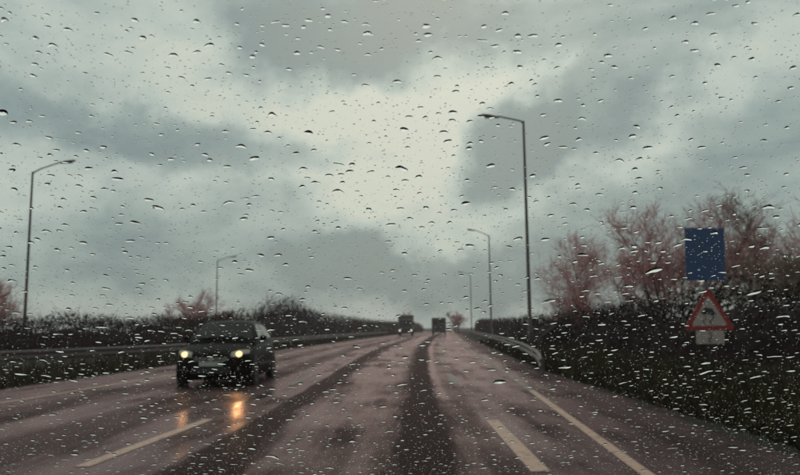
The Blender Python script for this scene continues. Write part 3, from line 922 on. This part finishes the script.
# 300 largest beads, shared shapes
protos = []
for i in range(26):
    wd = 1.0
    asp = rr.uniform(.30, .56)
    vs, fs = drop_mesh('bead', 100 + i, 18, 5, wd, asp, asp * rr.uniform(.10, .165), rr.uniform(.10, .34), rr.uniform(-.22, .16), rr.uniform(-.05, .45), rr.uniform(0, .5))
    mb = MB(); mb.add(vs, fs)
    me = mb.mesh('water_drop', M['water'], True)
    protos.append(me)
made = 0
C_U = 0.0           # the camera is held up at the middle of the glass
while made < 300:
    v = rr.uniform(-0.56, 0.30)
    hw = 0.63 * (0.82 - v) / 1.35 + 0.05
    u = C_U + rr.uniform(-hw, hw)
    if abs(u) > halfw(v) - .01: continue
    s = rr.uniform(.0068, .0110) if rr.random() < .85 else rr.uniform(.0110, .0165)
    s *= 0.80 + 0.45 * (0.30 - v) / 0.86
    if not free(u, v, s * .55): continue
    o = bpy.data.objects.new('water_drop', rr.choice(protos))
    col.objects.link(o)
    o.parent = pane
    o.matrix_local = Matrix.Translation((u, v, LIFT)) @ Matrix.Rotation(rr.gauss(-(u - C_U) * -0.25, .12), 4, 'Z') @ Matrix.Diagonal((s * rr.choice((1, 1, -1)), s * rr.uniform(.8, 1.2), s, 1))
    made += 1
# everything smaller, in one mesh
def many(count, lo, hi, segs, rings, power, irr, asp_lo, asp_hi, bias):
    out_v, out_f = [], []
    lib = []
    for i in range(16):
        asp = rr.uniform(asp_lo, asp_hi)
        vs, fs = drop_mesh('b', 500 + i, segs, rings, 1.0, asp, asp * rr.uniform(.11, .20), irr, rr.uniform(-.15, .1), rr.uniform(-.05, .3), rr.uniform(0, .4))
        lib.append((np.array(vs), fs))
    base = 0; done = 0; tries = 0
    while done < count and tries < count * 6:
        tries += 1
        v = V0 + .02 + (V1 - V0 - .04) * rr.random() ** bias
        u = rr.uniform(-1, 1) * (halfw(v) - .01)
        s = lo + (hi - lo) * rr.random() ** power
        s *= 0.85 + 0.35 * (V1 - v) / (V1 - V0)
        if not free(u, v, s * .5): continue
        P, F_ = lib[rr.randrange(16)]
        a = rr.gauss(0, .15); c, sn = math.cos(a) * s, math.sin(a) * s
        Q = np.empty_like(P)
        Q[:, 0] = P[:, 0] * c - P[:, 1] * sn + u; Q[:, 1] = P[:, 0] * sn + P[:, 1] * c + v; Q[:, 2] = P[:, 2] * s + LIFT
        out_v += Q.tolist(); out_f += [tuple(i + base for i in f) for f in F_]
        base += len(P); done += 1
    mb = MB(); mb.v = out_v; mb.f = out_f
    return mb
for nm, args in (('water_beads', (4400, .0028, .0080, 12, 3, 1.5, .22, .34, .65, 1.15)), ('fine_droplets', (31000, .0009, .0025, 8, 2, 2.0, .12, .45, .9, 1.5))):
    mb = many(*args)
    o = mb.build(nm, M['water'], pane, smooth=True)
    o['kind'] = 'stuff'

# cabin and bonnet around the pane (outside the picture but for the dashboard's edge)
def own_part(nm, m, f, bev=0.0):
    mb = MB(); f(mb)
    o = fixn(mb.build(nm, M[m], own))
    if bev: bevel(o, bev, 3)
    return o
own_part('dashboard', 'dash', lambda b: b.add([(-.70, .62, .90), (.70, .62, .90), (.72, 1.02, .985), (-.72, 1.02, .985), (-.74, 1.235, .975), (.74, 1.235, .975), (-.70, .58, .55), (.70, .58, .55), (-.74, 1.235, .55), (.74, 1.235, .55)],
         [(0, 1, 2, 3), (3, 2, 5, 4), (0, 6, 7, 1), (4, 5, 9, 8), (0, 3, 4, 8, 6), (1, 7, 9, 5, 2), (6, 8, 9, 7)]), .015)
own_part('bonnet', 'owncar', lambda b: b.add([(-.78, 1.29, .925), (.78, 1.29, .925), (.74, 2.1, .80), (-.74, 2.1, .80), (-.66, 2.35, .66), (.66, 2.35, .66), (-.80, 1.29, .60), (.80, 1.29, .60), (-.68, 2.36, .5), (.68, 2.36, .5)],
         [(0, 1, 2, 3), (3, 2, 5, 4), (4, 5, 9, 8), (0, 3, 4, 8, 6), (1, 7, 9, 5, 2), (0, 6, 7, 1), (6, 8, 9, 7)]), .02)
own_part('lower_body', 'owncar', lambda b: b.box(-.83, .83, -1.9, 1.26, .28, .53), .03)
own_part('roof', 'owncar', lambda b: b.add([(-.60, .37, 1.645), (.60, .37, 1.645), (.60, -1.4, 1.66), (-.60, -1.4, 1.66), (-.58, .37, 1.685), (.58, .37, 1.685), (.58, -1.4, 1.71), (-.58, -1.4, 1.71)],
         [(0, 3, 2, 1), (4, 5, 6, 7), (0, 1, 5, 4), (1, 2, 6, 5), (2, 3, 7, 6), (3, 0, 4, 7)]), .01)
for s in (-1, 1):
    own_part('pillar', 'owncar', lambda b: b.tube([(s * .845, 1.29, .90), (s * .70, .38, 1.64)], .035, 8))
    own_part('door', 'owncar', lambda b: b.box(min(s * .80, s * .86), max(s * .80, s * .86), -1.4, 1.2, .54, .93), .02)
    own_part('rear_pillar', 'owncar', lambda b: b.tube([(s * .82, -1.5, .90), (s * .62, -1.38, 1.66)], .06, 8))
    for yw in (1.75, -1.3): wheel(own, s * .74, yw, .31, .19, s)
tag(own, 'car we look out of, seen only as a rain-spotted windscreen across the view', 'car')

# ------------------------------------------------------------------ rain haze in the air
mb = MB(); mb.box(-450, 450, -30, 420, -1.2, 13.0)
hz = mb.build('haze', None)
m, h = mat('rain_haze')
pv = h('ShaderNodeVolumePrincipled')
pv.inputs['Color'].default_value = (0.97, 0.79, 0.82, 1)
pv.inputs['Density'].default_value = 0.0010
pv.inputs['Anisotropy'].default_value = 0.2
o = h('ShaderNodeOutputMaterial'); m.node_tree.links.new(pv.outputs[0], o.inputs['Volume'])
hz.data.materials.append(m)
tag(hz, 'grey rain haze', kind='stuff')
